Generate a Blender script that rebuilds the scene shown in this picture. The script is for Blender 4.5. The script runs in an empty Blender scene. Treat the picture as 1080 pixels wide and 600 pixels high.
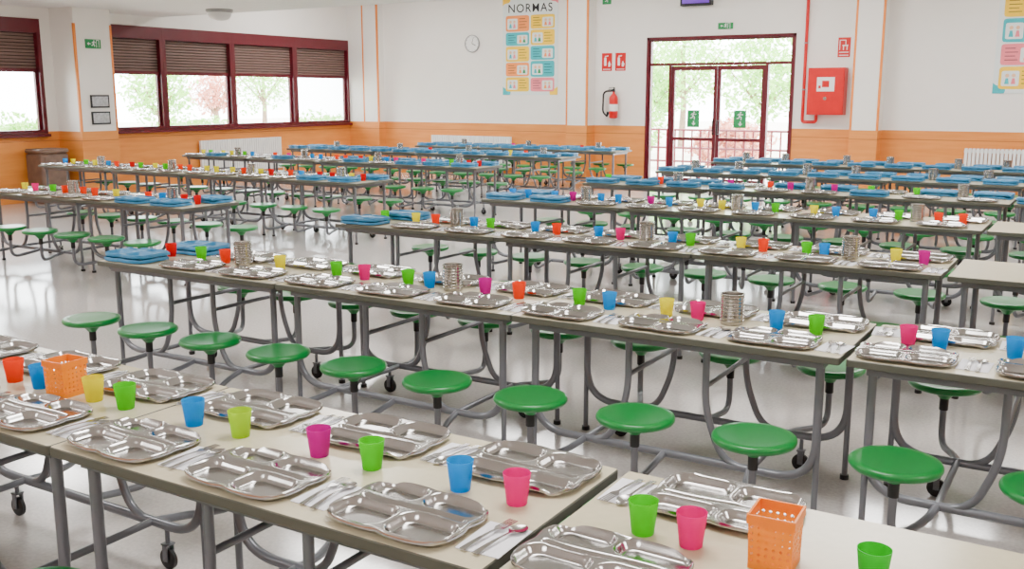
import bpy, bmesh, math, random
from mathutils import Vector, Matrix, noise
random.seed(7)
scene = bpy.context.scene
COL = scene.collection

# ------------------------------------------------------------------ helpers
def lin(c):
    r = []
    for v in c[:3]:
        v = v / 255.0
        r.append(v / 12.92 if v <= 0.04045 else ((v + 0.055) / 1.055) ** 2.4)
    return (r[0], r[1], r[2], 1.0)

def pmat(name, rgb, rough=0.5, metal=0.0, var=0.06, scale=6.0, bump=0.0, spec=0.5, coat=0.0):
    m = bpy.data.materials.new(name); m.use_nodes = True
    nt = m.node_tree; b = nt.nodes['Principled BSDF']
    c = lin(rgb)
    tc = nt.nodes.new('ShaderNodeTexCoord')
    n = nt.nodes.new('ShaderNodeTexNoise'); n.inputs['Scale'].default_value = scale
    n.inputs['Detail'].default_value = 3
    nt.links.new(tc.outputs['Object'], n.inputs['Vector'])
    r = nt.nodes.new('ShaderNodeValToRGB')
    r.color_ramp.elements[0].position = 0.3; r.color_ramp.elements[1].position = 0.7
    r.color_ramp.elements[0].color = (c[0]*(1-var), c[1]*(1-var), c[2]*(1-var), 1)
    r.color_ramp.elements[1].color = (min(1, c[0]*(1+var)), min(1, c[1]*(1+var)), min(1, c[2]*(1+var)), 1)
    nt.links.new(n.outputs['Fac'], r.inputs['Fac'])
    nt.links.new(r.outputs['Color'], b.inputs['Base Color'])
    b.inputs['Roughness'].default_value = rough
    b.inputs['Metallic'].default_value = metal
    b.inputs['Specular IOR Level'].default_value = spec
    b.inputs['Coat Weight'].default_value = coat
    if bump > 0:
        bp = nt.nodes.new('ShaderNodeBump'); bp.inputs['Strength'].default_value = bump
        bp.inputs['Distance'].default_value = 0.002
        nt.links.new(n.outputs['Fac'], bp.inputs['Height'])
        nt.links.new(bp.outputs['Normal'], b.inputs['Normal'])
    return m

def cup_mat(name, rgb, fac=0.7):
    m = bpy.data.materials.new(name); m.use_nodes = True
    nt = m.node_tree; b = nt.nodes['Principled BSDF']; out = nt.nodes['Material Output']
    c = lin(rgb)
    tc = nt.nodes.new('ShaderNodeTexCoord')
    n = nt.nodes.new('ShaderNodeTexNoise'); n.inputs['Scale'].default_value = 12
    nt.links.new(tc.outputs['Object'], n.inputs['Vector'])
    hs = nt.nodes.new('ShaderNodeMixRGB'); hs.inputs['Color1'].default_value = c
    hs.inputs['Color2'].default_value = (c[0]*0.92, c[1]*0.92, c[2]*0.92, 1)
    nt.links.new(n.outputs['Fac'], hs.inputs['Fac'])
    nt.links.new(hs.outputs['Color'], b.inputs['Base Color'])
    b.inputs['Roughness'].default_value = 0.3
    t = nt.nodes.new('ShaderNodeBsdfTranslucent')
    nt.links.new(hs.outputs['Color'], t.inputs['Color'])
    mx = nt.nodes.new('ShaderNodeMixShader'); mx.inputs['Fac'].default_value = fac
    nt.links.new(b.outputs[0], mx.inputs[1]); nt.links.new(t.outputs[0], mx.inputs[2])
    nt.links.new(mx.outputs[0], out.inputs['Surface'])
    return m

def glass_mat():
    m = bpy.data.materials.new('window_glass'); m.use_nodes = True
    nt = m.node_tree; nt.nodes.clear()
    out = nt.nodes.new('ShaderNodeOutputMaterial')
    t = nt.nodes.new('ShaderNodeBsdfTransparent'); t.inputs['Color'].default_value = (0.96, 0.98, 0.98, 1)
    g = nt.nodes.new('ShaderNodeBsdfGlossy'); g.inputs['Roughness'].default_value = 0.02
    fr = nt.nodes.new('ShaderNodeFresnel'); fr.inputs['IOR'].default_value = 1.3
    mx = nt.nodes.new('ShaderNodeMixShader')
    nt.links.new(fr.outputs[0], mx.inputs['Fac'])
    nt.links.new(t.outputs[0], mx.inputs[1]); nt.links.new(g.outputs[0], mx.inputs[2])
    nt.links.new(mx.outputs[0], out.inputs['Surface'])
    return m

WAIN = 1.13
def wall_mat(name):
    m = bpy.data.materials.new(name); m.use_nodes = True
    nt = m.node_tree; b = nt.nodes['Principled BSDF']
    geo = nt.nodes.new('ShaderNodeNewGeometry')
    sep = nt.nodes.new('ShaderNodeSeparateXYZ'); nt.links.new(geo.outputs['Position'], sep.inputs[0])
    lt = nt.nodes.new('ShaderNodeMath'); lt.operation = 'LESS_THAN'; lt.inputs[1].default_value = WAIN
    nt.links.new(sep.outputs['Z'], lt.inputs[0])
    n = nt.nodes.new('ShaderNodeTexNoise'); n.inputs['Scale'].default_value = 3
    nt.links.new(geo.outputs['Position'], n.inputs['Vector'])
    mp = nt.nodes.new('ShaderNodeMapping'); mp.inputs['Scale'].default_value = (1.2, 1.2, 12)
    nt.links.new(geo.outputs['Position'], mp.inputs['Vector'])
    ng = nt.nodes.new('ShaderNodeTexNoise'); ng.inputs['Scale'].default_value = 1.4; ng.inputs['Detail'].default_value = 3
    nt.links.new(mp.outputs[0], ng.inputs['Vector'])
    rp = nt.nodes.new('ShaderNodeValToRGB')
    rp.color_ramp.elements[0].position = .3; rp.color_ramp.elements[1].position = .7
    rp.color_ramp.elements[0].color = lin((220, 132, 50)); rp.color_ramp.elements[1].color = lin((232, 148, 64))
    nt.links.new(ng.outputs['Fac'], rp.inputs['Fac'])
    mx = nt.nodes.new('ShaderNodeMixRGB')
    mx.inputs['Color1'].default_value = lin((243, 239, 233))
    nt.links.new(rp.outputs[0], mx.inputs['Color2'])
    nt.links.new(lt.outputs[0], mx.inputs['Fac'])
    # one thin horizontal joint in the lower band
    a1 = nt.nodes.new('ShaderNodeMath'); a1.operation = 'COMPARE'; a1.inputs[1].default_value = .98; a1.inputs[2].default_value = .006
    nt.links.new(sep.outputs['Z'], a1.inputs[0])
    mj = nt.nodes.new('ShaderNodeMixRGB'); mj.inputs['Color2'].default_value = lin((176, 96, 40))
    nt.links.new(a1.outputs[0], mj.inputs['Fac']); nt.links.new(mx.outputs[0], mj.inputs['Color1'])
    m2 = nt.nodes.new('ShaderNodeMixRGB'); m2.blend_type = 'MULTIPLY'; m2.inputs['Fac'].default_value = 0.05
    nt.links.new(mj.outputs[0], m2.inputs['Color1']); nt.links.new(n.outputs['Fac'], m2.inputs['Color2'])
    nt.links.new(m2.outputs[0], b.inputs['Base Color'])
    b.inputs['Roughness'].default_value = 0.6
    return m

def floor_mat():
    m = bpy.data.materials.new('polished_terrazzo'); m.use_nodes = True
    nt = m.node_tree; b = nt.nodes['Principled BSDF']
    geo = nt.nodes.new('ShaderNodeNewGeometry')
    n = nt.nodes.new('ShaderNodeTexNoise'); n.inputs['Scale'].default_value = 60; n.inputs['Detail'].default_value = 2
    n2 = nt.nodes.new('ShaderNodeTexNoise'); n2.inputs['Scale'].default_value = 0.8
    for x in (n, n2): nt.links.new(geo.outputs['Position'], x.inputs['Vector'])
    r = nt.nodes.new('ShaderNodeValToRGB')
    r.color_ramp.elements[0].position = 0.3; r.color_ramp.elements[1].position = 0.7
    r.color_ramp.elements[0].color = lin((186, 180, 176)); r.color_ramp.elements[1].color = lin((202, 196, 192))
    nt.links.new(n.outputs['Fac'], r.inputs['Fac'])
    nt.links.new(r.outputs[0], b.inputs['Base Color'])
    rr = nt.nodes.new('ShaderNodeMapRange'); rr.inputs['To Min'].default_value = 0.08; rr.inputs['To Max'].default_value = 0.18
    nt.links.new(n2.outputs['Fac'], rr.inputs['Value']); nt.links.new(rr.outputs[0], b.inputs['Roughness'])
    b.inputs['Specular IOR Level'].default_value = 1.0
    return m

M = {}
M['wall'] = wall_mat('two_tone_wall_paint')
M['floor'] = floor_mat()
M['ceil'] = pmat('ceiling_paint', (240, 238, 236), 0.7, var=0.02)
M['white'] = pmat('white_paint', (240, 240, 238), 0.4, var=.02)
M['stripe'] = pmat('orange_stripe_paint', (236, 134, 44), 0.5)
M['top'] = pmat('beige_laminate', (202, 192, 162), 0.22, var=0.03, scale=40, spec=0.5)
M['edge'] = pmat('grey_edge_band', (78, 78, 68), 0.5)
M['metal'] = pmat('grey_painted_tube', (108, 110, 116), 0.3, 0.3, var=0.04)
M['green'] = pmat('green_seat_plastic', (0, 120, 48), 0.28, var=0.05, spec=0.5)
M['black'] = pmat('black_rubber', (18, 18, 20), 0.5)
M['steel'] = pmat('stainless_steel', (176, 174, 172), 0.19, 1.0, var=0.02, scale=8)
M['steel2'] = pmat('brushed_steel', (172, 168, 162), 0.2, 1.0, var=0.04, scale=30)
M['bluetray'] = pmat('blue_tray_plastic', (38, 118, 162), 0.4, 0.0, var=.1, scale=20)
M['burg'] = pmat('burgundy_frame_paint', (92, 8, 26), 0.35)
M['shut'] = pmat('brown_shutter_slats', (128, 102, 94), 0.5)
M['shutd'] = pmat('dark_shutter_joint', (36, 26, 26), 0.7)
M['red'] = pmat('fire_red_paint', (205, 0, 8), 0.28)
M['napkin'] = pmat('white_paper_napkin', (240, 240, 246), 0.85, var=0.02, scale=40)
M['glass'] = glass_mat()
M['signgreen'] = pmat('safety_green', (0, 136, 70), 0.5)
M['wood'] = pmat('brown_wood', (112, 88, 74), 0.5, var=0.2, scale=9)
M['bark'] = pmat('tree_bark', (126, 104, 86), 0.9, var=0.3, scale=12, bump=0.5)
M['leaf'] = cup_mat('green_leaves', (150, 206, 100), .35)
M['leafr'] = cup_mat('reddish_leaves', (214, 150, 130), .35)
M['pave'] = pmat('pale_paving', (215, 206, 194), 0.8, var=0.1, scale=1)
M['basket'] = cup_mat('orange_basket_plastic', (255, 150, 0), .3)
M['poster'] = pmat('poster_paper', (228, 234, 232), 0.6, var=0.01)
M['teal'] = pmat('poster_teal', (40, 176, 186), 0.6)
M['yel'] = pmat('poster_yellow', (255, 204, 30), 0.6)
M['ora'] = pmat('poster_orange', (250, 144, 66), 0.6)
M['pnk'] = pmat('poster_pink', (240, 124, 136), 0.6)
M['dark'] = pmat('dark_ink', (22, 26, 30), 0.6)
M['grey'] = pmat('mid_grey', (150, 150, 150), 0.5)
M['notice'] = pmat('grey_notice_print', (176, 178, 182), 0.5, var=.25, scale=30)
M['screen'] = pmat('violet_lamp_panel', (120, 50, 215), 0.3)
M['skin'] = pmat('poster_skin_tone', (236, 190, 150), 0.6)
CUPC = {'pink': (248, 0, 175), 'purple': (228, 10, 190), 'lime': (120, 232, 0), 'blue': (0, 190, 245), 'orange': (255, 92, 0),
        'yellow': (250, 244, 0), 'red': (238, 5, 34), 'green': (60, 220, 70), 'lemon': (210, 240, 0)}
for k, v in CUPC.items(): M['cup_' + k] = cup_mat(k + '_cup_plastic', v)

class MB:
    def __init__(s): s.v = []; s.f = []; s.m = []
    def box(s, x0, x1, y0, y1, z0, z1, m=0):
        b = len(s.v)
        s.v += [(x0,y0,z0),(x1,y0,z0),(x1,y1,z0),(x0,y1,z0),(x0,y0,z1),(x1,y0,z1),(x1,y1,z1),(x0,y1,z1)]
        for q in ((0,3,2,1),(4,5,6,7),(0,1,5,4),(1,2,6,5),(2,3,7,6),(3,0,4,7)):
            s.f.append(tuple(b+i for i in q)); s.m.append(m)
        return s
    def tube(s, pts, r, seg=10, m=0, caps=True, radii=None):
        pts = [Vector(p) for p in pts]
        t = (pts[1]-pts[0]).normalized()
        up = Vector((0,0,1)) if abs(t.z) < 0.9 else Vector((1,0,0))
        nrm = t.cross(up).normalized()
        b = len(s.v)
        for i, p in enumerate(pts):
            if i == 0: tt = (pts[1]-pts[0]).normalized()
            elif i == len(pts)-1: tt = (pts[-1]-pts[-2]).normalized()
            else: tt = ((pts[i+1]-p).normalized()+(p-pts[i-1]).normalized()).normalized()
            nrm = (nrm - tt*nrm.dot(tt)).normalized(); bi = tt.cross(nrm)
            rr = radii[i] if radii else r
            for k in range(seg):
                a = 2*math.pi*k/seg
                s.v.append(tuple(p + nrm*math.cos(a)*rr + bi*math.sin(a)*rr))
        for i in range(len(pts)-1):
            for k in range(seg):
                k2 = (k+1) % seg
                s.f.append((b+i*seg+k, b+i*seg+k2, b+(i+1)*seg+k2, b+(i+1)*seg+k)); s.m.append(m)
        if caps:
            s.f.append(tuple(b+k for k in reversed(range(seg)))); s.m.append(m)
            s.f.append(tuple(b+(len(pts)-1)*seg+k for k in range(seg))); s.m.append(m)
        return s
    def lathe(s, prof, seg=32, m=0, cx=0, cy=0, cz=0, axis='z'):
        b = len(s.v)
        for (r, z) in prof:
            for k in range(seg):
                a = 2*math.pi*k/seg
                p = (r*math.cos(a), r*math.sin(a), z)
                if axis == 'y': p = (p[0], p[2], p[1])
                if axis == 'x': p = (p[2], p[0], p[1])
                s.v.append((cx+p[0], cy+p[1], cz+p[2]))
        for i in range(len(prof)-1):
            for k in range(seg):
                k2 = (k+1) % seg
                s.f.append((b+i*seg+k, b+i*seg+k2, b+(i+1)*seg+k2, b+(i+1)*seg+k)); s.m.append(m)
        s.f.append(tuple(b+k for k in reversed(range(seg)))); s.m.append(m)
        s.f.append(tuple(b+(len(prof)-1)*seg+k for k in range(seg))); s.m.append(m)
        return s
    def poly(s, pts, m=0):
        b = len(s.v); s.v += [tuple(p) for p in pts]
        s.f.append(tuple(range(b, b+len(pts)))); s.m.append(m); return s
    def mesh(s, name, mats, smooth=True, fixn=True):
        me = bpy.data.meshes.new(name); me.from_pydata(s.v, [], s.f)
        for mm in mats: me.materials.append(mm)
        me.polygons.foreach_set('material_index', s.m)
        if fixn:
            bm = bmesh.new(); bm.from_mesh(me); bmesh.ops.recalc_face_normals(bm, faces=bm.faces); bm.to_mesh(me); bm.free()
        if smooth:
            me.shade_smooth()
            try: me.set_sharp_from_angle(angle=math.radians(38))
            except Exception: pass
        me.update(); return me

def fillet(pts, r, n=6):
    pts = [Vector(p) for p in pts]; out = [pts[0]]
    for i in range(1, len(pts)-1):
        a, b, c = pts[i-1], pts[i], pts[i+1]
        d1 = (a-b); d2 = (c-b); rr = min(r, d1.length*0.49, d2.length*0.49)
        p1 = b + d1.normalized()*rr; p2 = b + d2.normalized()*rr
        for k in range(n+1):
            t = k/n
            out.append(p1*(1-t)**2 + b*2*t*(1-t) + p2*t*t)
    out.append(pts[-1]); return out

def obj(name, me, parent=None, loc=(0,0,0), rot=(0,0,0)):
    o = bpy.data.objects.new(name, me); COL.objects.link(o)
    o.location = loc; o.rotation_euler = rot
    if parent is not None: o.parent = parent
    return o
def tag(o, label, cat, group=None):
    o['label'] = label; o['category'] = cat
    if group: o['group'] = group
    return o
def struct(o): o['kind'] = 'structure'; return o

def text_obj(txt, size, mat, name, parent, loc, rot, ext=0.002):
    c = bpy.data.curves.new(name, 'FONT'); c.body = txt; c.size = size; c.extrude = ext
    c.align_x = 'CENTER'; c.align_y = 'CENTER'; c.space_character = 1.14; c.offset = size*.004
    t = bpy.data.objects.new('tmp', c); COL.objects.link(t)
    bpy.context.view_layer.update()
    dg = bpy.context.evaluated_depsgraph_get()
    me = bpy.data.meshes.new_from_object(t.evaluated_get(dg))
    me.name = name; me.materials.clear(); me.materials.append(mat)
    bpy.data.objects.remove(t)
    return obj(name, me, parent, loc, rot)

# ------------------------------------------------------------------ camera
cam = bpy.data.cameras.new('camera'); co = bpy.data.objects.new('camera', cam); COL.objects.link(co)
cam.lens = 35.0; cam.sensor_width = 36.0; cam.clip_end = 300
co.location = (0, 0, 1.72)
co.rotation_euler = (math.radians(90-10.78), 0, math.radians(31.2))
scene.camera = co

# ------------------------------------------------------------------ room shell
XL, XR, YB, YF = -15.1, 6.0, 18.0, -4.0
ZL, ZH, YS = 3.1, 4.1, 12.6
struct(obj('floor', MB().box(XL-.2, XR+.2, YF-.2, YB+.2, -0.15, 0).mesh('floor', [M['floor']], False)))
wins_main = (10.95, 17.8); wins_near = (6.9, 10.2); zs, zt = 1.1, 2.92
b = MB()
b.box(XL-.2, XL, YF, YB+.2, 0, zs)
b.box(XL-.2, XL, YF, YB+.2, zt, ZH)
b.box(XL-.2, XL, YF, wins_near[0], zs, zt)
b.box(XL-.2, XL, wins_near[1], wins_main[0], zs, zt)
b.box(XL-.2, XL, wins_main[1], YB+.2, zs, zt)
struct(obj('wall_left', b.mesh('wall_left', [M['wall']], False)))
DX0, DX1, DZ = -7.86, -5.08, 2.76
b = MB()
b.box(XL, DX0, YB, YB+.2, 0, ZH)
b.box(DX1, XR+.2, YB, YB+.2, 0, ZH)
b.box(DX0, DX1, YB, YB+.2, DZ, ZH)
struct(obj('wall_back', b.mesh('wall_back', [M['wall']], False)))
struct(obj('wall_right', MB().box(XR, XR+.2, YF, YB, 0, ZH).mesh('wall_right', [M['wall']], False)))
struct(obj('wall_front', MB().box(XL, XR, YF-.2, YF, 0, ZH).mesh('wall_front', [M['wall']], False)))
b = MB(); b.box(XL, XR, YF, YS, ZL, ZL+.2); b.box(XL, XR, YS-.2, YS, ZL+.2, ZH); b.box(XL-.2, XR+.2, YS-.2, YB+.2, ZH, ZH+.2)
struct(obj('ceiling', b.mesh('ceiling', [M['ceil']], False)))
def pilaster(n, x0, x1, y0, y1, zt_, stripes):
    b = MB().box(x0, x1, y0, y1, 0, zt_)
    o = struct(obj('trim_%d' % n, b.mesh('pilaster', [M['wall']], False)))
    for i, (a0, a1, c0, c1) in enumerate(stripes):
        s = obj('corner_stripe', MB().box(a0, a1, c0, c1, WAIN, zt_-.25).mesh('corner_stripe', [M['stripe']], False), o)
        struct(s)
s_ = .03; e_ = .006
pilaster(1, XL, -14.5, 10.4, 11.1, ZL, [(-14.5-s_, -14.5+e_, 10.4-e_, 10.4+s_), (-14.5-s_, -14.5+e_, 11.1-s_, 11.1+e_)])
pilaster(2, XL, -14.25, 17.78, YB, ZH, [(-14.25-s_, -14.25+e_, 17.78-e_, 17.78+s_), (-14.65-s_, -14.65+e_, 17.78-e_, 17.78+.01)])
pilaster(3, -9.44, -8.98, 17.65, YB, ZH, [(-9.44-e_, -9.44+s_, 17.65-e_, 17.65+s_), (-8.98-s_, -8.98+e_, 17.65-e_, 17.65+s_)])
pilaster(4, -3.97, -3.51, 17.65, YB, ZH, [(-3.97-e_, -3.97+s_, 17.65-e_, 17.65+s_), (-3.51-s_, -3.51+e_, 17.65-e_, 17.65+s_)])

# ------------------------------------------------------------------ windows
wn = 0
def window(y0, y1):
    global wn; wn += 1
    x0, x1 = XL-.14, XL+.02
    f = .065
    b = MB()
    b.box(x0, x1, y0, y0+f, zs, zt); b.box(x0, x1, y1-f, y1, zs, zt)
    b.box(x0, x1, y0+f, y1-f, zs, zs+.06); b.box(x0, x1, y0+f, y1-f, zt-.22, zt)
    b.box(x0+.03, x1-.05, y0+f, y1-f, 2.08, 2.14)
    b.box(x0+.04, x1-.07, y0+f, y0+f+.04, zs+.06, 2.08); b.box(x0+.04, x1-.07, y1-f-.04, y1-f, zs+.06, 2.08)
    o = struct(obj('window_%d' % wn, b.mesh('window_frame', [M['burg']], False)))
    s = MB(); n = 11; z0 = 2.14; hh = (zt-.22-z0)/n
    for i in range(n):
        za = z0+i*hh; zb = z0+(i+.76)*hh; zc = z0+(i+1)*hh; xa = x0+.05
        for (p0, p1) in (((xa+.012, za), (xa+.028, za+(zb-za)*.3)), ((xa+.028, za+(zb-za)*.3), (xa+.028, za+(zb-za)*.7)), ((xa+.028, za+(zb-za)*.7), (xa+.012, zb))):
            s.poly([(p0[0], y0+f, p0[1]), (p0[0], y1-f, p0[1]), (p1[0], y1-f, p1[1]), (p1[0], y0+f, p1[1])], 0)
        s.poly([(xa+.01, y0+f, zb), (xa+.01, y1-f, zb), (xa+.01, y1-f, zc), (xa+.01, y0+f, zc)], 1)
    s.box(x0+.045, x0+.055, y0+f, y1-f, z0, zt-.22, 1)
    obj('roller_shutter', s.mesh('roller_shutter', [M['shut'], M['shutd']], False, False), o)
    obj('window_pane', MB().box(x0+.06, x0+.066, y0+f+.04, y1-f-.04, zs+.06, 2.08).mesh('window_pane', [M['glass']], False), o)
ed = [10.95, 12.62, 14.3, 16.05, 17.8]
for i in range(4): window(ed[i]+.001, ed[i+1]-.001)
window(6.9, 8.55); window(8.551, 10.2)
struct(obj('trim_5', MB().box(XL-.0, XL+.09, wins_main[0]+.15, wins_main[1]-.03, zs-.05, zs-.005).mesh('window_sill', [M['burg']], False)))
struct(obj('trim_6', MB().box(XL-.0, XL+.09, wins_near[0], wins_near[1], zs-.05, zs-.005).mesh('window_sill', [M['burg']], False)))

# ------------------------------------------------------------------ entrance door
LX = [-7.39, -6.485, -5.58]; yd0, yd1 = YB+.02, YB+.12
b = MB(); f = .05
b.box(DX0, DX0+f, yd0, yd1, 0, DZ); b.box(DX1-f, DX1, yd0, yd1, 0, DZ)
b.box(DX0+f, DX1-f, yd0, yd1, DZ-f, DZ); b.box(DX0+f, DX1-f, yd0, yd1, 2.26, 2.26+f)
b.box(LX[0]-f, LX[0], yd0, yd1, 0, 2.26); b.box(LX[2], LX[2]+f, yd0, yd1, 0, 2.26)
b.box(DX0+f, LX[0]-f, yd0, yd1, .0, .08); b.box(LX[2]+f, DX1-f, yd0, yd1, .0, .08)
b.box(DX0-.03, DX0+.02, YB-.015, YB+.02, 0, DZ+.03); b.box(DX1-.02, DX1+.03, YB-.015, YB+.02, 0, DZ+.03); b.box(DX0-.03, DX1+.03, YB-.015, YB+.02, DZ-.02, DZ+.03)
door = struct(obj('door_1', b.mesh('door_frame', [M['burg']], False)))
obj('transom_pane', MB().box(DX0+f, DX1-f, yd0+.04, yd0+.046, 2.31, DZ-f).mesh('pane', [M['glass']], False), door)
obj('sidelight_pane', MB().box(DX0+f, LX[0]-f, yd0+.04, yd0+.046, .08, 2.26).mesh('pane', [M['glass']], False), door)
obj('sidelight_pane', MB().box(LX[2]+f, DX1-f, yd0+.04, yd0+.046, .08, 2.26).mesh('pane', [M['glass']], False), door)
def stroke(b, p, q, w, m=0):
    d = Vector((q[0]-p[0], q[1]-p[1])); n = Vector((-d.y, d.x)).normalized()*w/2
    b.poly([(p[0]+n.x, 0, p[1]+n.y), (q[0]+n.x, 0, q[1]+n.y), (q[0]-n.x, 0, q[1]-n.y), (p[0]-n.x, 0, p[1]-n.y)], m)
def running_man(cx, cz, s, y, door_=True, arrow='right'):
    b = MB()
    P = lambda x, z: (cx+x*s, cz+z*s)
    b.poly([(cx+(.02+.075*math.cos(a))*s, 0, cz+(.36+.075*math.sin(a))*s) for a in [k*math.pi/6 for k in range(12)]])
    W = .10*s
    stroke(b, P(-.01,.27), P(-.10,-.02), W*1.3)
    stroke(b, P(-.10,.0), P(.08,-.10), W); stroke(b, P(.08,-.08), P(.06,-.33), W)
    stroke(b, P(-.09,.0), P(-.17,-.18), W); stroke(b, P(-.15,-.16), P(-.36,-.2), W*.9)
    stroke(b, P(.0,.24), P(.14,.12), W*.7); stroke(b, P(.14,.13), P(.25,.2), W*.7)
    stroke(b, P(-.03,.25), P(-.2,.2), W*.7); stroke(b, P(-.2,.22), P(-.26,.07), W*.7)
    if door_:
        stroke(b, P(.34,-.42), P(.34,.46), .07*s); stroke(b, P(.34,.44), P(.72,.44), .07*s); stroke(b, P(.70,.44), P(.70,-.42), .07*s)
    if arrow == 'left':
        stroke(b, P(-.45,0), P(-.75,0), .1*s); b.poly([(P(-.7,.2)[0], 0, P(-.7,.2)[1]), (P(-.95,0)[0], 0, P(-.95,0)[1]), (P(-.7,-.2)[0], 0, P(-.7,-.2)[1])])
    if arrow == 'down':
        stroke(b, P(0,-.45), P(0,-.7), .12*s); b.poly([(P(-.2,-.66)[0], 0, P(-.2,-.66)[1]), (P(.2,-.66)[0], 0, P(.2,-.66)[1]), (P(0,-.9)[0], 0, P(0,-.9)[1])])
    b.v = [(v[0], y, v[2]) for v in b.v]
    return b
for i in range(2):
    x0, x1 = LX[i]+.004, LX[i+1]-.004
    b = MB(); g = .062
    b.box(x0, x0+g, yd0+.02, yd0+.07, .01, 2.25); b.box(x1-g, x1, yd0+.02, yd0+.07, .01, 2.25)
    b.box(x0+g, x1-g, yd0+.02, yd0+.07, .01, .16); b.box(x0+g, x1-g, yd0+.02, yd0+.07, 2.17, 2.25)
    b.box(x0+g, x1-g, yd0+.02, yd0+.07, .87, .93)
    lf = obj('door_leaf', b.mesh('door_leaf', [M['burg']], False), door)
    obj('door_pane', MB().box(x0+g, x1-g, yd0+.04, yd0+.046, .16, 2.17).mesh('pane', [M['glass']], False), lf)
    hx = x1-.04 if i == 0 else x0+.04
    obj('door_handle', MB().tube(fillet([(hx, yd0+.02, 1.0), (hx, yd0-.04, 1.0), (hx, yd0-.04, 1.25), (hx, yd0+.02, 1.25)], .02), .012).mesh('door_handle', [M['black']]), lf)
    cx = (x0+x1)/2; b = MB().box(cx-.12, cx+.12, yd0+.034, yd0+.038, 1.12, 1.44, 0)
    st = obj('exit_sticker', b.mesh('exit_sticker', [M['signgreen']], False), lf)
    obj('exit_pictogram', running_man(cx+.01, 1.33, .2, yd0+.032, False, 'down').mesh('exit_pictogram', [M['white']], False, False), lf)

# ------------------------------------------------------------------ cafeteria table
L, W, TH = 1.487, .70, .72
def rounded(hx, hy, r, n=6):
    pts = []
    for (cx, cy, a0) in ((hx-r, hy-r, 0), (-(hx-r), hy-r, 90), (-(hx-r), -(hy-r), 180), (hx-r, -(hy-r), 270)):
        for k in range(n+1):
            a = math.radians(a0+90*k/n); pts.append((cx+r*math.cos(a), cy+r*math.sin(a)))
    return pts
def slab(hx, hy, r, z0, z1, bev):
    b = MB(); rings = []
    for (ins, z) in ((bev, z0), (0, z0+bev), (0, z1-bev), (bev, z1)):
        base = len(b.v)
        for (x, y) in rounded(hx-ins, hy-ins, max(.002, r-ins)): b.v.append((x, y, z))
        rings.append(base)
    n = len(rounded(hx, hy, r))
    for i in range(3):
        for k in range(n):
            k2 = (k+1) % n
            b.f.append((rings[i]+k, rings[i]+k2, rings[i+1]+k2, rings[i+1]+k)); b.m.append(1)
    b.f.append(tuple(rings[0]+k for k in reversed(range(n)))); b.m.append(1)
    b.f.append(tuple(rings[3]+k for k in range(n))); b.m.append(0)
    return b
me_top = slab(L/2, W/2, .012, TH-.03, TH, .003).mesh('tabletop', [M['top'], M['edge']])
b = MB(); hx, hy = L/2-.07, W/2-.05
b.box(-hx, hx, -hy, -hy+.03, TH-.065, TH-.031); b.box(-hx, hx, hy-.03, hy, TH-.065, TH-.031)
for x in (-hx, -.25, .22, hx-.03): b.box(x, x+.03, -hy+.03, hy-.03, TH-.065, TH-.031)
me_under = b.mesh('underframe', [M['metal']], False)
RZ = .17
def legmesh(y):
    b = MB(); yy = y
    b.tube(fillet([(-.655, yy, TH-.066), (-.655, yy, RZ), (.655, yy, RZ), (.655, yy, TH-.066)], .17, 10), .018, 12)
    # bent inner tubes: straight drop, then slanting sweep into the low rail
    for sx in (-1, 1):
        b.tube(fillet([(sx*.18, yy-.0, TH-.066), (sx*.18, yy, .40), (sx*.27, yy, RZ), (sx*.50, yy, RZ)], .10, 8), .0155, 12)
    b.tube([(-.66, yy, .012), (-.66, yy, RZ+.19)], .013, 10); b.tube([(.66, yy, .012), (.66, yy, RZ+.19)], .013, 10)
    b.tube([(-.66, yy, 0), (-.66, yy, .02)], .02, 12, 1); b.tube([(.66, yy, 0), (.66, yy, .02)], .02, 12, 1)
    return b.mesh('leg_frame', [M['metal'], M['black']])
me_leg = legmesh(0)
me_crossl = MB().tube([(0, -.27, RZ), (0, .27, RZ)], .0145, 10).mesh('cross_bar', [M['metal']])
me_brace = MB().tube([(0, -.27, .50), (0, .27, .50)], .012, 10).mesh('cross_bar', [M['metal']])
b = MB()
b.lathe([(.014, -.010), (.036, -.010), (.040, -.007), (.040, .007), (.036, .010), (.014, .010)], 24, 1, 0, 0, .04, 'y')
b.box(-.012, .012, -.018, -.013, .034, .098); b.box(-.012, .012, .013, .018, .034, .098); b.box(-.018, .018, -.018, .018, .095, .102)
b.tube([(0, 0, .10), (0, 0, .165)], .009, 10); b.tube([(0, -.02, .04), (0, .02, .04)], .007, 8)
me_caster = b.mesh('caster', [M['metal'], M['black']])
SH = .44
b = MB()
b.lathe([(.024, SH-.085), (.034, SH-.072), (.060, SH-.044), (.10, SH-.038), (.142, SH-.035), (.155, SH-.030), (.1615, SH-.020), (.162, SH-.012), (.158, SH-.004), (.150, SH), (.13, SH-.001), (.07, SH-.003), (.02, SH-.003)], 44, 0)
me_seat = b.mesh('stool_seat', [M['green']])
def armmesh(sgn, dx):
    b = MB(); iy = -sgn*.32
    b.tube(fillet([(dx, iy, RZ), (dx*.8, iy*.6, RZ-.02), (0, 0, RZ-.04), (0, 0, .31)], .12, 8), .0155, 10)
    b.tube([(0, 0, .30), (0, 0, .357)], .020, 12, 1)
    return b.mesh('stool_arm', [M['metal'], M['black']])
ARM = {}
for sg in (-1, 1):
    for i, d in ((-1, .11), (0, 0.0), (1, -.11)): ARM[(sg, i)] = armmesh(sg, d)

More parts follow.
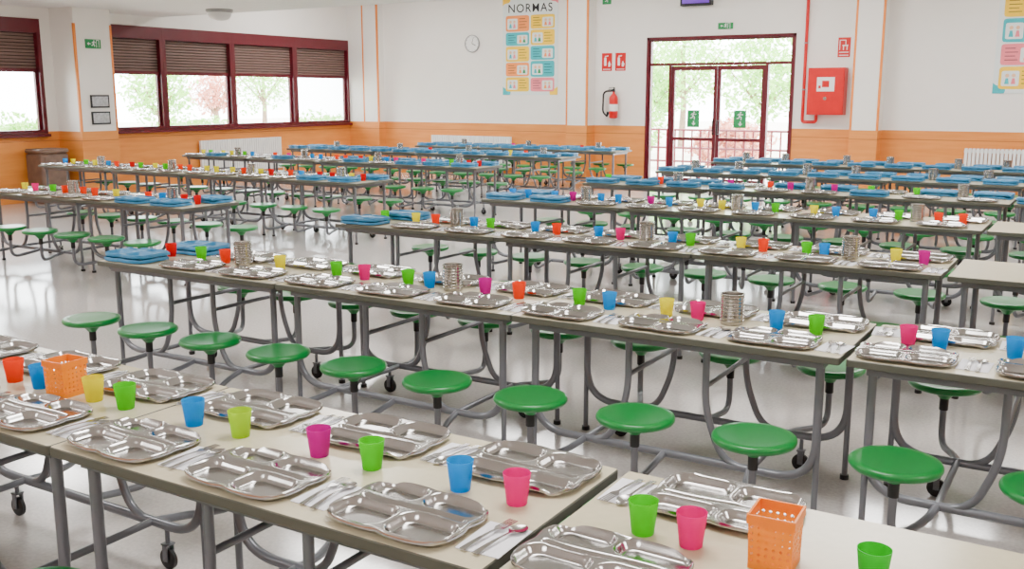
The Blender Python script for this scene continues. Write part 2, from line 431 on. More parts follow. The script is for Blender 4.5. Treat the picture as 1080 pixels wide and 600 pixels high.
def table(xr, yf, casters=True, label="beige laminate folding canteen table with attached green stools"):
    o = bpy.data.objects.new('cafeteria_table', None); COL.objects.link(o)
    o.empty_display_size = .2
    cx, cy = xr-1.49/2, yf+W/2
    o.location = (cx, cy, 0)
    tag(o, label, 'table', 'rows of canteen tables with fixed stools')
    obj('tabletop', me_top, o); obj('underframe', me_under, o)
    obj('leg_frame', me_leg, o, (0, -.27, 0)); obj('leg_frame', me_leg, o, (0, .27, 0))
    for x in (-.387, .387): obj('cross_bar', me_crossl, o, (x, 0, 0))
    for x in (-.18, .18): obj('cross_bar', me_brace, o, (x, 0, 0))
    if casters:
        for sx in (-1, 1):
            obj('caster', me_caster, o, (sx*.46, .27, 0), (0, 0, 0))
    for sg in (-1, 1):
        for i in (-1, 0, 1):
            st = obj('stool_seat', me_seat, o, (i*.4967, sg*.59, 0))
            obj('stool_arm', ARM[(sg, i)], st)
    return cx, cy

# ------------------------------------------------------------------ tableware
def sd_rr(x, y, cx, cy, hx, hy, r):
    qx = abs(x-cx)-hx+r; qy = abs(y-cy)-hy+r
    return math.hypot(max(qx, 0), max(qy, 0)) + min(max(qx, qy), 0) - r
def traymesh(name, mat, skirt=.008, NX=132, NY=96):
    hx, hy = .184, .134; k = .55
    comps = [(-.089, -.061, .086, .0635, .044, .0205), (.089, -.061, .086, .0635, .044, .0205),
             (.0, .0145, .160, .0135, .0135, .011),
             (-.092, .084, .080, .048, .040, .0205), (.083, .084, .090, .048, .040, .0205)]
    b = MB(); idx = {}
    for j in range(NY+1):
        for i in range(NX+1):
            u = -1+2*i/NX; v = -1+2*j/NY
            x = u*math.sqrt(1-k*v*v/2*abs(v)**2) ; y = v*math.sqrt(1-k*u*u/2*abs(u)**3)
            y *= 1-.05*math.exp(-((u)/.16)**2)*abs(v)**3
            x *= 1-.035*math.exp(-((v-.11)/.22)**2)*abs(u)**3
            px = x*hx; py = y*hy
            z = .0235
            for ci, (cx, cy, ax, ay, r, d) in enumerate(comps):
                yy = py - (.006*math.sin(px*18) if ci == 2 else 0)
                s = -sd_rr(px, yy, cx, cy, ax, ay, r)/.019
                s = max(0, min(1, s)); s = s*s*(3-2*s)
                z -= d*s
            e = max(abs(u), abs(v))
            if e > .95 and e < 1: z += .0015*(1-abs((e-.975)/.025))
            if e >= .9999: z -= skirt*.3
            idx[(i, j)] = len(b.v); b.v.append((px, py, max(z, .0012)))
    for j in range(NY):
        for i in range(NX):
            b.f.append((idx[(i,j)], idx[(i+1,j)], idx[(i+1,j+1)], idx[(i,j+1)])); b.m.append(0)
    ring = [(i,0) for i in range(NX)] + [(NX,j) for j in range(NY)] + [(i,NY) for i in range(NX,0,-1)] + [(0,j) for j in range(NY,0,-1)]
    n = len(ring); s0 = len(b.v)
    for (i, j) in ring:
        x, y, z = b.v[idx[(i,j)]]; b.v.append((x*.995, y*.995, z-skirt))
    for q in range(n):
        q2 = (q+1) % n
        b.f.append((idx[ring[q]], s0+q, s0+q2, idx[ring[q2]])); b.m.append(0)
    me = bpy.data.meshes.new(name); me.from_pydata(b.v, [], b.f); me.materials.append(mat)
    me.shade_smooth()
    try: me.set_sharp_from_angle(angle=math.radians(60))
    except Exception: pass
    return me
me_tray = traymesh('steel_tray', M['steel'])
me_btray = traymesh('blue_tray', M['bluetray'], .015, 76, 56)
b = MB(); C = .95
b.lathe([(r*C, z*C) for (r, z) in ((.0262, 0), (.0275, .002), (.037, .084), (.0372, .0855), (.0358, .0855), (.0355, .083), (.0262, .004), (.001, .004))], 32)
me_cup = {}
for k in CUPC: me_cup[k] = b.mesh('cup', [M['cup_'+k]])

def perf(b, fn, nu, nv, m=0, hr=.33):
    for i in range(nu):
        for j in range(nv):
            outer = [(-.5,-.5),(0,-.5),(.5,-.5),(.5,0),(.5,.5),(0,.5),(-.5,.5),(-.5,0)]
            inner = [(hr*math.cos(math.radians(225+45*q)), hr*math.sin(math.radians(225+45*q))) for q in range(8)]
            base = len(b.v)
            for (x, y) in outer+inner: b.v.append(fn((i+.5+x)/nu, (j+.5+y)/nv))
            for q in range(8):
                q2 = (q+1) % 8
                b.f.append((base+q, base+q2, base+8+q2, base+8+q)); b.m.append(m)
prof = [(.047, 0), (.050, .003)]
z = .008; nr = 8
for i in range(nr):
    prof += [(.0495, z), (.0500, z+.007), (.0530, z+.009), (.0536, z+.011), (.0530, z+.013), (.0495, z+.0145)]
    z += .0155
prof += [(.0495, .134), (.0535, .136), (.0535, .139), (.0475, .139), (.0465, .134), (.0465, .006), (.001, .006)]
me_can = MB().lathe(prof, 40).mesh('cutlery_holder', [M['steel2']])
b = MB()
def side(k):
    def fn(u, v):
        w = .046+.002*v
        p = [(-w+2*w*u, -w), (w, -w+2*w*u), (w-2*w*u, w), (-w, w-2*w*u)][k]
        return (p[0], p[1], .012+v*.092)
    return fn
for k in range(4): perf(b, side(k), 6, 6, 0, .23)
b.box(-.0462, .0462, -.0462, .0462, 0, .012)
w0, w1 = .0465, .0515
for (x0,x1,y0,y1) in ((-w1,w1,-w1,-w0),(-w1,w1,w0,w1),(-w1,-w0,-w0,w0),(w0,w1,-w0,w0)): b.box(x0,x1,y0,y1,.103,.124)
me_basket = b.mesh('basket', [M['basket']])

def utensil(kind):
    b = MB(); N = 26; Lh = .185
    def prof(t):
        if kind == 'spoon':
            if t < .68: w = .0085-.0055*min(1, t/.5)
            else:
                s = (t-.68)/.32; w = .003+.0175*math.sin(math.pi*min(1, s*1.0))**.7 if s < .97 else .004
            return w
        else:
            if t < .62: return .0085-.0055*min(1, t/.5)
            return .003+.0095*min(1, (t-.62)/.08)
    tend = 1.0 if kind == 'spoon' else .74
    rings = []
    for i in range(N+1):
        t = tend*i/N; w = prof(t); x = -Lh/2+Lh*t
        z = .003+.006*math.sin(math.pi*t)
        cup = 0
        if kind == 'spoon' and t > .7: cup = .006*math.sin(math.pi*(t-.7)/.3)
        base = len(b.v)
        for c in (-1, -.5, 0, .5, 1): b.v.append((x, w*c, z-cup*(1-c*c)))
        for c in (1, .5, 0, -.5, -1): b.v.append((x, w*c, z-cup*(1-c*c)-.0018))
        rings.append(base)
    for i in range(N):
        for k in range(10):
            k2 = (k+1) % 10
            b.f.append((rings[i]+k, rings[i]+k2, rings[i+1]+k2, rings[i+1]+k)); b.m.append(0)
    b.f.append(tuple(rings[0]+k for k in range(10))); b.m.append(0)
    b.f.append(tuple(rings[-1]+k for k in reversed(range(10)))); b.m.append(0)
    if kind == 'fork':
        for q in (-3, -1, 1, 3):
            y = q*.0034; x0 = -Lh/2+Lh*.735; x1 = Lh/2
            b.box(x0, x1, y-.0014, y+.0014, .0055, .0075)
    return b.mesh(kind, [M['steel']])
me_spoon = utensil('spoon'); me_fork = utensil('fork')
b = MB()
b.box(-.056, .056, -.08, .08, 0, .0012); b.poly([(-.056,-.08,.0028),(.056,-.08,.0014),(.056,.08,.0014),(-.056,.077,.0034)])
me_nap = b.mesh('paper_napkin', [M['napkin']], False)

Z = TH
def put_tray(x, y, blue=False, flip=False, z=Z):
    r = random.uniform(-.05, .05)+(math.pi if flip else 0)
    if blue:
        for q in range(2):
            o = obj('food_tray', me_btray, None, (x+(random.uniform(-.008, .008) if q else 0), y+(random.uniform(-.008, .008) if q else 0), z+.002+q*.0285), (0, 0, r+(random.uniform(-.04, .04) if q else 0)))
            tag(o, 'blue plastic compartment tray stacked on a canteen table', 'tray', 'blue compartment trays')
    else:
        o = obj('food_tray', me_tray, None, (x, y, z), (0, 0, r)); tag(o, 'shiny stainless steel compartment tray on a canteen table', 'tray', 'steel compartment trays')
CN = {'pink': 'magenta pink', 'purple': 'purple magenta', 'lime': 'lime green', 'blue': 'bright blue', 'orange': 'orange', 'yellow': 'yellow', 'red': 'red', 'green': 'green', 'lemon': 'yellow-green'}
def put_cup(x, y, c):
    o = obj('drinking_cup', me_cup[c], None, (x, y, Z), (0, 0, random.random()*6))
    tag(o, CN[c]+' translucent plastic tumbler on a canteen table', 'cup', 'coloured plastic cups')
def put_can(x, y):
    o = obj('cutlery_holder', me_can, None, (x, y, Z), (0, 0, random.random())); tag(o, 'round ribbed stainless steel cutlery holder on a table', 'cutlery holder', 'steel cutlery holders')
def put_set(x, y, flip=False, wide=True):
    s = -1 if flip else 1
    o = obj('paper_napkin', me_nap, None, (x, y, Z+.0003), (0, 0, random.uniform(-.12, .12))); tag(o, 'white folded paper napkin under a spoon and fork', 'napkin', 'paper napkins')
    a = math.pi/2*s+random.uniform(-.16, .16)
    o = obj('spoon', me_spoon, None, (x+.018, y, Z+.0035), (0, 0, a)); tag(o, 'stainless steel spoon lying on a paper napkin', 'spoon', 'steel spoons')
    o = obj('fork', me_fork, None, (x-.018, y+.005*s, Z+.0035), (0, 0, a+random.uniform(-.05, .05))); tag(o, 'stainless steel fork lying on a paper napkin', 'fork', 'steel forks')

rc = lambda: random.choice(['pink', 'lime', 'blue', 'orange', 'yellow', 'lime', 'blue', 'purple'])
def places(xr, yf, skipF=(), skipB=(), blueF=(), blueB=(), sets=True, p=1.0):
    c = yf+.35
    for k in range(3):
        xf = xr-.30-.4967*k; xb = xr-.20-.4967*k
        if k not in skipF and random.random() < p:
            bl = k in blueF; put_tray(xf, c-.205, bl)
            if sets and not bl: put_set(xf+.243, c-.20)
        if k not in skipB and random.random() < p:
            bl = k in blueB; put_tray(xb, c+.205, bl, True)
            if sets and not bl: put_set(xb-.248, c+.20, True)
# Row 1
Y1 = 1.65; X1 = -1.08
for k in range(2): table(X1-1.49*k, Y1); places(X1-1.49*k, Y1)
table(X1-2.98, Y1); places(X1-2.98, Y1)
for x, c in ((-1.20,'pink'),(-1.37,'blue'),(-1.66,'lime'),(-1.85,'purple'),(-2.16,'lemon'),(-2.36,'blue'),(-2.68,'lime'),(-2.84,'yellow'),(-3.13,'blue'),(-3.28,'orange'),(-3.62,'pink'),(-3.8,'lime')):
    put_cup(x, Y1+.355, c)
def put_basket(x, y):
    o = obj('plastic_basket', me_basket, None, (x, y, Z), (0, 0, .05)); tag(o, 'orange perforated plastic basket standing on the table', 'basket', 'orange baskets')
put_basket(-2.985, Y1+.355)
X1b = -1.055+1.49
table(X1b, Y1)
put_tray(-.865, Y1+.15); put_tray(-.745, Y1+.61-.02, False, True)
put_set(-.985, Y1+.56, True); put_set(-.62, Y1+.15)
put_cup(-.862, Y1+.36, 'lime'); put_cup(-.742, Y1+.355, 'pink'); put_basket(-.555, Y1+.365); put_cup(-.352, Y1+.375, 'green')
# Row 2
Y2 = 3.84; X2 = -.845
for k in range(3):
    table(X2-1.49*k, Y2); places(X2-1.49*k, Y2, blueF=(2,) if k == 2 else (), blueB=(2,) if k == 2 else ())
for x, c in ((-1.03,'lime'),(-1.2,'blue'),(-1.56,'pink'),(-1.71,'yellow'),(-2.0,'blue'),(-2.16,'lime'),(-2.5,'orange'),(-2.70,'purple'),(-3.05,'blue'),(-3.19,'lime'),(-3.49,'pink'),(-3.69,'lime'),(-4.12,'yellow'),(-4.57,'orange'),(-4.78,'lime'),(-5.05,'red')):
    put_cup(x, Y2+.355, c)
for x in (-1.40, -2.9, -4.42): put_can(x, Y2+.355)
X2b = -.825+1.49
table(X2b, Y2); places(X2b, Y2)
for x, c in ((-.66,'pink'),(-.54,'blue'),(-.27,'blue'),(-.12,'lime')): put_cup(x, Y2+.355, c)
# Row 3
Y3 = 5.97; X3 = -.79
for k in range(3):
    table(X3-1.49*k, Y3); places(X3-1.49*k, Y3, blueF=(2,) if k == 2 else (), blueB=(2,) if k == 2 else ())
for x, c in ((-.94,'purple'),(-1.10,'yellow'),(-1.53,'blue'),(-1.64,'lime'),(-1.92,'orange'),(-2.07,'yellow'),(-2.42,'lime'),(-2.55,'blue'),(-2.94,'pink'),(-3.11,'blue'),(-3.45,'orange'),(-3.63,'blue'),(-4.02,'lime'),(-4.17,'blue'),(-4.53,'orange'),(-4.72,'yellow'),(-5.03,'lime')):
    put_cup(x, Y3+.355, c)
for x in (-1.37, -2.74, -4.33): put_can(x, Y3+.355)
table(X3+1.49+.03, Y3)
# Row 4
Y4 = 8.15; X4 = -.82
for k in range(3):
    table(X4-1.49*k, Y4); places(X4-1.49*k, Y4, blueF=(2, 1) if k == 2 else (), blueB=(2,) if k == 2 else (), sets=False)
    for q in (.18, .36, .66, .86, 1.16, 1.34): put_cup(X4-1.49*k-q, Y4+.35, rc())
    put_can(X4-1.49*k-.52, Y4+.35)
table(X4+1.49+.03, Y4)
# Rows 5-7
for (yy, pz, n) in ((10.3, .25, 1), (12.42, .1, 1), (14.55, .05, 0)):
    for k in range(3):
        xr = -.82-1.49*k
        table(xr, yy, label="beige canteen table with green stools set with blue trays")
        bl = (0, 1, 2)
        if yy < 11 and k < 2: places(xr, yy, blueF=(2,), blueB=(0, 1), sets=False)
        else: places(xr, yy, blueF=bl, blueB=bl, sets=False)
        for q in (.2, .66, .88, 1.32):
            if yy < 11 and random.random() < .8: put_cup(xr-q, yy+.35, rc())
        put_can(xr-.45, yy+.35)
        if yy > 11: put_can(xr-1.05, yy+.35)
    if n:
        table(.7, yy); places(.7, yy, blueF=(0, 1, 2), blueB=(0, 1, 2), sets=False)
# Left group
for (xr, yy, n, mode) in ((-7.12, 6.05, 2, 0), (-7.45, 8.85, 4, 0), (-7.6, 11.6, 4, 1), (-7.65, 14.15, 4, 2), (-7.7, 16.3, 3, 2)):
    for k in range(n):
        x = xr-1.49*k
        table(x, yy)
        if mode == 0: places(x, yy, blueF=(0, 1) if k == 0 else (), blueB=(0,) if k == 0 else (), sets=False)
        elif mode == 1: places(x, yy, blueF=(0, 1, 2) if k < 1 else (1,), blueB=(0, 1, 2) if k < 2 else (), sets=False)
        else: places(x, yy, blueF=(0, 1, 2), blueB=(0, 1, 2), sets=False)
        for q in (.18, .36, .66, .86, 1.16, 1.34):
            if random.random() < (.9, .75, .15)[mode]:
                put_cup(x-q, yy+.35, random.choice(['yellow', 'orange', 'red', 'blue', 'pink', 'lime']))
        put_can(x-.52, yy+.35)

# ------------------------------------------------------------------ wall fittings
ry = (math.radians(90), 0, 0)
def blob(cx, cz, ax, az, seed, n=40):
    pts = []
    for k in range(n):
        a = 2*math.pi*k/n; c_, s__ = math.cos(a), math.sin(a)
        x = math.copysign(abs(c_)**.2, c_); zz = math.copysign(abs(s__)**.2, s__)
        pts.append((cx+x*ax, cz+zz*az))
    return pts
def poster(x0, x1, z0, z1, title, label):
    cx = (x0+x1)/2; w = x1-x0; h = z1-z0
    o = obj('wall_poster', MB().box(-w/2, w/2, -.006, 0, 0, h).mesh('poster', [M['poster']], False), None, (cx, YB-.002, z0))
    tag(o, label, 'poster', 'illustrated rule posters')
    if title: text_obj('NORMAS', .235, M['dark'], 'title_lettering', o, (0, -.008, h-.24), ry, .0012)
    cols = [['ora', 'yel'], ['teal', 'yel'], ['yel', 'teal'], ['ora', 'teal'], ['yel', 'pnk']] if title else [['teal', 'yel'], ['yel', 'teal'], ['teal', 'yel'], ['pnk', 'teal'], ['yel', 'yel']]
    top = h-.36
    if not title: top = h-.08
    span = top-.06
    heights = [[.22, .18, .21, .19, .20], [.19, .21, .19, .22, .19]]
    for c in range(2):
        zc = top
        for r in range(5):
            rh = span*heights[c][r]; zz = zc-rh/2; zc -= rh
            cxx = (-.5+c)*w*.455
            b = MB()
            b.poly([(p[0], -.0085, p[1]) for p in blob(cxx, zz, w*.214, rh*.47, r*2+c)], 0)
            lft = (r+c) % 2 == 0; sgn = -1 if lft else 1
            b.poly([(p[0], -.0092, p[1]) for p in blob(cxx+sgn*w*.09, zz-.01, w*.095, rh*.32, r+c*3)], 4)
            for (dx, mm) in ((-.035, 1), (.035, 2)):
                xx = cxx+sgn*w*.09+w*dx
                b.lathe([(.001, 0), (.030, 0), (.030, .0006)], 12, 5, xx, -.0104, zz+rh*.1, 'y')
                b.poly([(xx-.034, -.0104, zz-rh*.26), (xx+.034, -.0104, zz-rh*.26), (xx+.018, -.0104, zz-.005), (xx-.018, -.0104, zz-.005)], mm)
            tx = cxx-sgn*w*.10
            for q in range(4): b.box(tx-w*.07, tx+w*(.07 if q % 2 else .04), -.0094, -.009, zz+rh*(.27-.17*q)-.005, zz+rh*(.27-.17*q)+.005, 3)
            obj('poster_card', b.mesh('poster_card', [M[cols[r][c]], M['ora'] if (r+c) % 2 else M['teal'], M['signgreen'] if r % 2 else M['pnk'], M['dark'], M['poster'], M['skin']], False, False), o)
    for sx, zz, mt in ((-1, 0, 'teal'), (1, 0, 'yel'), (-1, 1, 'yel'), (1, 1, 'pnk')):
        b = MB(); zc = h if zz else 0; sg = -1 if zz else 1
        pts = [(sx*w*.499, -.0080, zc+sg*.002)]
        for k in range(9):
            a = math.pi/2*k/8; rr = .17+.03*math.sin(4*a)
            pts.append((sx*(w*.499-rr*math.cos(a)), -.0080, zc+sg*(.002+rr*math.sin(a))))
        b.poly(pts); obj('corner_decoration', b.mesh('corner', [M[mt]], False, False), o)
poster(-11.12, -9.82, 1.72, 3.68, True, 'white poster headed NORMAS with coloured picture cards')
poster(-1.85, -.5, 1.74, 3.75, False, 'white poster with yellow and teal picture cards on wall')
o = obj('wall_clock', MB().lathe([(.18, 0), (.18, -.03), (.172, -.035), (.165, -.035), (.165, -.02), (.001, -.02)], 40, 0, 0, 0, 0, 'y').mesh('wall_clock', [M['grey']]), None, (-11.87, YB-.001, 2.78))
tag(o, 'round wall clock with white face and grey rim', 'clock')
obj('clock_face', MB().lathe([(.165, -.021), (.164, -.022), (.001, -.022)], 40, 0, 0, 0, 0, 'y').mesh('clock_face', [M['white']]), o)
b = MB().box(-.006, .006, -.027, -.024, 0, .10)
obj('hour_hand', b.mesh('clock_hand', [M['black']], False), o, (0, 0, 0), (0, 2.0, 0))
obj('minute_hand', MB().box(-.004, .004, -.030, -.028, 0, .14).mesh('clock_hand', [M['black']], False), o, (0, 0, 0), (0, .3, 0))
b = MB()
for k in range(12):
    a = k*math.pi/6; b.box(math.sin(a)*.145-.004, math.sin(a)*.145+.004, -.0235, -.022, math.cos(a)*.145-.007, math.cos(a)*.145+.007)
obj('hour_marks', b.mesh('hour_marks', [M['black']], False), o)
def fire_sign(x, z, kind, w=.22, h=.34):
    o = obj('fire_sign', MB().box(-w/2, w/2, -.004, 0, 0, h).mesh('fire_sign', [M['red']], False), None, (x, YB-.001, z))
    tag(o, 'red fire safety sign with white pictogram on the wall', 'sign', 'red fire signs')
    b = MB()
    if kind == 0:
        b.poly([(-.06, -.0055, .10), (-.01, -.0055, .10), (-.01, -.0055, .24), (-.025, -.0055, .26), (-.045, -.0055, .26), (-.06, -.0055, .24)])
        b.poly([(-.045, -.0055, .265), (.03, -.0055, .28), (.03, -.0055, .295), (-.045, -.0055, .285)])
        b.poly([(.03, -.0055, .08), (.07, -.0055, .08), (.085, -.0055, .13), (.05, -.0055, .19), (.03, -.0055, .14)])
    else:
        b.box(-.08, -.068, -.0056, -.005, .12, .29); b.box(-.068, .03, -.0056, -.005, .278, .29); b.box(.018, .03, -.0056, -.005, .21, .278)
        b.box(-.03, .065, -.0056, -.005, .185, .205); b.box(-.02, -.004, -.0056, -.005, .12, .185); b.box(.04, .056, -.0056, -.005, .12, .185)
        b.box(-.08, .08, -.0056, -.005, .075, .088)
    b.box(-w*.38, w*.38, -.0056, -.005, .025, .038)
    obj('sign_pictogram', b.mesh('sign_pictogram', [M['white']], False), o)
fire_sign(-8.73, 2.18, 0); fire_sign(-8.44, 2.18, 0); fire_sign(-4.22, 2.36, 1, .21, .33)
o = obj('fire_extinguisher', MB().lathe([(.06, 0), (.08, .01), (.085, .02), (.085, .38), (.075, .42), (.04, .46), (.022, .48), (.022, .51)], 28).mesh('extinguisher_body', [M['red']]), None, (-8.52, YB-.115, 1.27))
tag(o, 'red fire extinguisher with black hose hung on the wall', 'fire extinguisher')
obj('valve_handle', MB().box(-.02, .02, -.02, .02, .51, .55).box(-.11, .02, -.012, .012, .55, .565).box(-.10, .02, -.01, .01, .585, .595).box(.0, .02, -.01, .01, .56, .59).mesh('valve', [M['black']], False), o)
obj('hose', MB().tube(fillet([(-.02, 0, .53), (-.21, -.02, .52), (-.22, -.02, .12), (-.12, -.04, .04)], .12), .018).tube([(-.12, -.04, .04), (-.09, -.05, .12)], .02, radii=[.018, .028]).mesh('hose', [M['black']]), o)
obj('label_band', MB().lathe([(.0855, .14), (.086, .141), (.086, .27), (.0855, .271)], 28).mesh('label_band', [M['white']]), o)
obj('wall_bracket', MB().box(-.03, .03, .08, .114, .30, .42).mesh('wall_bracket', [M['grey']], False), o)
w, h = .62, .80
o = obj('fire_hose_cabinet', MB().box(-w/2, w/2, -.22, 0, 0, h).mesh('cabinet_body', [M['red']], False), None, (-4.44, YB-.001, 1.38))
tag(o, 'red metal fire hose cabinet mounted on the wall', 'fire hose cabinet')
d = obj('cabinet_door', MB().box(-w/2+.012, w/2-.012, -.238, -.221, .012, h-.012).mesh('cabinet_door', [M['red']], False), o)
obj('door_pictogram', MB().box(-.15, .15, -.2405, -.2385, .40, .64, 0).box(-.06, .06, -.2425, -.241, .47, .58, 1).box(-.12, -.08, -.2425, -.241, .45, .5, 1).mesh('door_pictogram', [M['white'], M['red']], False), d)
obj('door_latch', MB().lathe([(.03, -.238), (.03, -.25), (.001, -.25)], 16, 0, .0, 0, .28, 'y').mesh('door_latch', [M['steel2']]), d)
o = obj('fire_pipe', MB().tube(fillet([(-4.86, YB-.06, ZH-.01), (-4.86, YB-.06, 1.25), (-4.62, YB-.06, 1.25), (-4.62, YB-.06, 1.375)], .05), .028, 14).mesh('pipe', [M['red']]))
tag(o, 'red water pipe running down the wall to the hose cabinet', 'pipe')
for z in (1.8, 2.6, 3.4): obj('pipe_clip', MB().lathe([(.030, 0), (.034, .002), (.034, .02), (.030, .022)], 16, 0, -4.86, YB-.06, z).mesh('pipe_clip', [M['grey']], False), o)
o = obj('insect_trap_lamp', MB().box(-.3, .3, -.12, 0, 0, .3).mesh('insect_lamp', [M['dark']], False), None, (-6.9, YB-.001, 3.33))
tag(o, 'wall mounted insect trap with violet light panel above door', 'insect trap lamp')
obj('light_panel', MB().box(-.26, .26, -.125, -.121, .04, .26).mesh('light_panel', [M['screen']], False), o)
def exit_sign(loc, rot, w, h, label, sc, dr, ar):
    o = obj('exit_sign', MB().box(-w, w, -.02, 0, 0, h).mesh('exit_sign', [M['signgreen']], False), None, loc, rot)
    tag(o, label, 'sign')
    obj('exit_pictogram', running_man(0.01, h*.5, sc, -.022, dr, ar).mesh('exit_pictogram', [M['white']], False, False), o)
exit_sign((-6.35, YB-.001, 2.90), (0, 0, 0), .14, .11, 'small green exit sign mounted above the glass door', .11, True, 'left')
exit_sign((-8.75, YB-.001, 3.44), (0, 0, 0), .09, .16, 'small green exit sign high on the wall', .13, False, '')
rz = (0, 0, math.radians(90))
exit_sign((-14.499, 10.73, 2.465), rz, .14, .145, 'green exit sign with white running figure on the pillar', .135, True, 'left')
for z in (1.51, 1.24):
    o = obj('framed_notice', MB().box(-.175, .175, -.02, 0, 0, .21).mesh('notice_frame', [M['dark']], False), None, (-14.499, 10.78, z), rz)
    tag(o, 'small black framed paper notice on the pillar', 'framed notice', 'framed notices')
    obj('notice_paper', MB().box(-.15, .15, -.0225, -.0205, .025, .185).mesh('notice_paper', [M['notice']], False), o)
def radiator(loc, rot, nfin):
    b = MB(); p = .06; w = nfin*p
    for i in range(nfin):
        x = -w/2+i*p
        b.box(x+.008, x+.052, -.09, -.03, .22, .86)
    b.box(-w/2, w/2, -.07, -.04, .24, .29); b.box(-w/2, w/2, -.07, -.04, .79, .84)
    o = obj('radiator', b.mesh('radiator', [M['white']], False), None, loc, rot); tag(o, 'white ribbed radiator standing low against the wall', 'radiator', 'white radiators')
    for x in (-w*.38, w*.38): obj('foot', MB().box(x-.02, x+.02, -.09, -.03, 0, .22).mesh('foot', [M['white']], False), o)
    obj('valve', MB().tube([(w/2, -.06, .265), (w/2+.06, -.06, .265)], .014).tube([(w/2+.06, -.06, .0), (w/2+.06, -.06, .3)], .01).mesh('valve', [M['white']]), o)
radiator((-11.9, YB-.001, 0), (0, 0, 0), 34)
radiator((-1.4, YB-.001, 0), (0, 0, 0), 26)
radiator((XL+.001, 14.4, 0), (0, 0, math.radians(90)), 36)
cab = slab(.25, .22, .06, .04, .80, .03); cab.m = [0]*len(cab.m)
lid = slab(.262, .232, .065, .801, .87, .02); lid.m = [0]*len(lid.m)
o = obj('side_cabinet', cab.box(-.2, .2, -.18, .18, 0, .04).mesh('side_cabinet', [M['wood']]), None, (-14.8, 9.95, 0), rz)
tag(o, 'low rounded brown wooden cabinet standing beside the pillar', 'cabinet')
obj('cabinet_lid', lid.mesh('cabinet_lid', [M['wood']]), o)
d = obj('cabinet_door', MB().box(-.19, .19, -.232, -.221, .10, .76).mesh('cab_door', [M['wood']], False), o)
obj('knob', MB().lathe([(.012, -.232), (.016, -.246), (.001, -.25)], 12, 0, .13, 0, .55, 'y').mesh('knob', [M['steel2']]), d)
o = obj('ceiling_dome_lamp', MB().lathe([(.22, 0), (.22, -.03), (.20, -.05)], 32, 0).mesh('lamp_base', [M['grey']]), None, (-12.9, 12.0, ZL-.0))
tag(o, 'round grey dome lamp fixed to the ceiling', 'ceiling lamp')
obj('lamp_cover', MB().lathe([(.195, -.05), (.185, -.10), (.14, -.15), (.06, -.175), (.001, -.178)], 32, 0).mesh('lamp_cover', [M['white']]), o)

# ------------------------------------------------------------------ outside
struct(obj('ground', MB().box(-60, 60, -30, 70, -.3, -.16).mesh('ground', [M['pave']], False)))
def foliage(cx, cy, cz, rx, ry_, rz_, n, size, mat, name='foliage'):
    b = MB()
    for _ in range(n):
        v = Vector((random.gauss(0, 1), random.gauss(0, 1), random.gauss(0, 1))).normalized()*random.random()**.4
        v *= .75+.35*noise.noise(v*2.3+Vector((cx, cy, 0)))
        p = Vector((cx+v.x*rx, cy+v.y*ry_, cz+v.z*rz_))
        a = Vector((random.uniform(-1, 1), random.uniform(-1, 1), random.uniform(-1, 1))).normalized()
        c = a.cross(Vector((random.uniform(-1, 1), random.uniform(-1, 1), random.uniform(-1, 1)))).normalized()
        s = size*random.uniform(.6, 1.2)
        b.poly([p-a*s, p+c*s*.5, p+a*s, p-c*s*.5])
    return b.mesh(name, [mat], False, False)
def tree(x, y, h, r, mat, n=3000):
    b = MB()
    b.tube([(0, 0, -.16), (.05, .02, h*.3), (-.03, .05, h*.75)], .1, 10, radii=[.13, .10, .05])
    for a in range(5):
        t = a*1.26; b.tube([(0, 0, h*.35), (math.cos(t)*r*.6, math.sin(t)*r*.6, h*.7)], .04, 8, radii=[.05, .02])
    o = obj('garden_tree', b.mesh('trunk', [M['bark']]), None, (x, y, 0)); tag(o, 'leafy garden tree growing outside the windows', 'tree', 'garden trees')
    f = obj('foliage', foliage(0, 0, h*.65, r, r, r, n, .09, mat), o); f['kind'] = 'stuff'
def bush(x, y, rx, ry_, h, n=3500, mat='leaf'):
    o = obj('garden_bush', foliage(0, 0, h*.5-.16, rx, ry_, h*.6, n, .08, M[mat]), None, (x, y, 0)); tag(o, 'leafy bush growing outside the building', 'bush', 'garden bushes')
tree(-29, 26.5, 2.8, 1.1, M['leafr'], 1200); tree(-28, 14.5, 3.4, 1.8, M['leaf'], 2200); tree(-34, 34, 4.0, 2.2, M['leaf'], 2200); tree(-25.5, 10.6, 3.2, 1.9, M['leaf'], 3600)
tree(-26, 21.5, 2.9, 1.4, M['leaf'], 1800)
tree(-12.6, 28.6, 3.0, 1.7, M['leaf'], 3200); tree(-9.0, 29, 3.6, 1.9, M['leaf'], 2600); tree(-13.5, 34, 4.6, 2.4, M['leaf'], 3000)
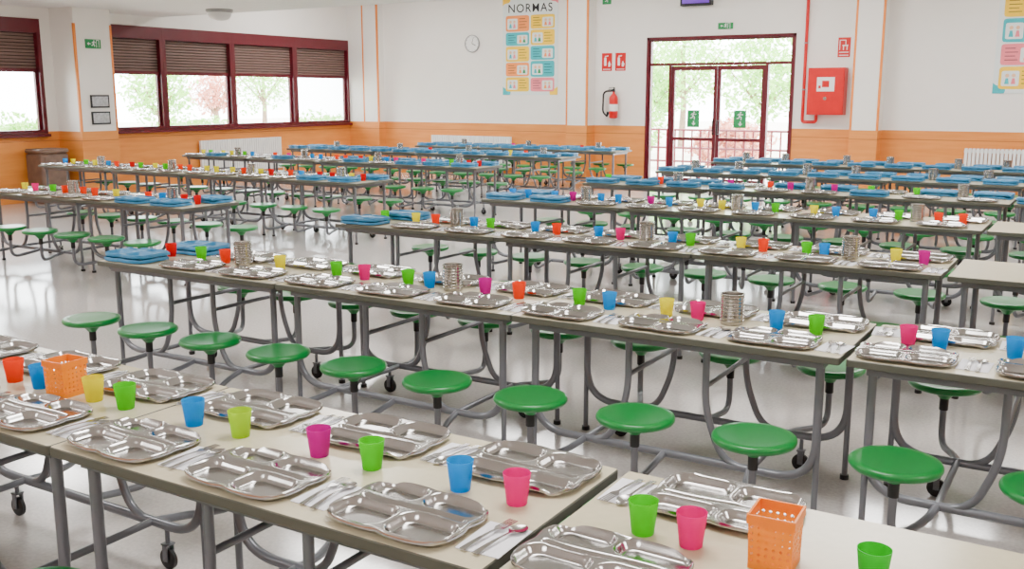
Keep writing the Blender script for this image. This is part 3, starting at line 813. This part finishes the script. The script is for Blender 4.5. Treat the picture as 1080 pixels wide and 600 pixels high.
for (x, y, rx, ry_, h, mt) in ((-20, 13, 1.2, 1.8, 1.5, 'leaf'), (-19.5, 8.5, 1.2, 1.8, 2.0, 'leaf'), (-20.5, 23, 1.3, 2.6, 1.4, 'leaf'), (-20.5, 18, 1.2, 2.0, 1.4, 'leaf'), (-11.3, 24, 1.6, 1.0, 2.0, 'leaf'), (-8.4, 24.5, 1.3, 1.0, 1.3, 'leafr'), (-14.6, 24.3, 1.3, 1, 1.8, 'leaf')): bush(x, y, rx, ry_, h, 3500, mt)
b = MB()
for z in (.25, .55, .95): b.tube([(-13, 21.3, z), (-4, 21.3, z)], .025, 8)
for i in range(46): b.tube([(-13+i*.2, 21.3, -.16), (-13+i*.2, 21.3, .97)], .02 if i % 5 else .03, 6)
o = obj('garden_railing', b.mesh('railing', [M['burg']])); tag(o, 'burgundy metal railing outside the glass entrance door', 'railing')

# ------------------------------------------------------------------ lights
def lamp(x, y, z, power, sx=1.4, sy=.8):
    o = obj('ceiling_lamp', MB().box(-sx/2-.03, sx/2+.03, -sy/2-.03, sy/2+.03, -.03, 0).mesh('lamp_housing', [M['white']], False), None, (x, y, z))
    tag(o, 'flat white rectangular ceiling light panel', 'ceiling lamp', 'ceiling light panels')
    l = bpy.data.lights.new('lamp_panel', 'AREA'); l.shape = 'RECTANGLE'; l.size = sx; l.size_y = sy; l.energy = power
    l.color = (1.0, .975, .95)
    lo = bpy.data.objects.new('lamp_panel', l); COL.objects.link(lo); lo.parent = o; lo.location = (0, 0, -.035)
for x in (-11.5, -6.5, -1.5, 3):
    for y in (-1.5, 3, 7.5, 11.2): 
        if x == -11.5 and y == 11.2: continue
        lamp(x, y, ZL, 100)
for x in (-13, -9, -5, -1): lamp(x, 15.2, ZH, 145)
sl = bpy.data.lights.new('sun', 'SUN'); sl.energy = 7; sl.angle = .02; sl.color = (1, .96, .88)
so = bpy.data.objects.new('sun', sl); COL.objects.link(so)
so.rotation_euler = Vector((-.5, .45, -1)).to_track_quat('-Z', 'Y').to_euler()
w = bpy.data.worlds.new('World'); scene.world = w; w.use_nodes = True
bg = w.node_tree.nodes['Background']; bg.inputs['Color'].default_value = (.95, .98, 1.0, 1); bg.inputs['Strength'].default_value = 20
print('objects', len(bpy.data.objects))
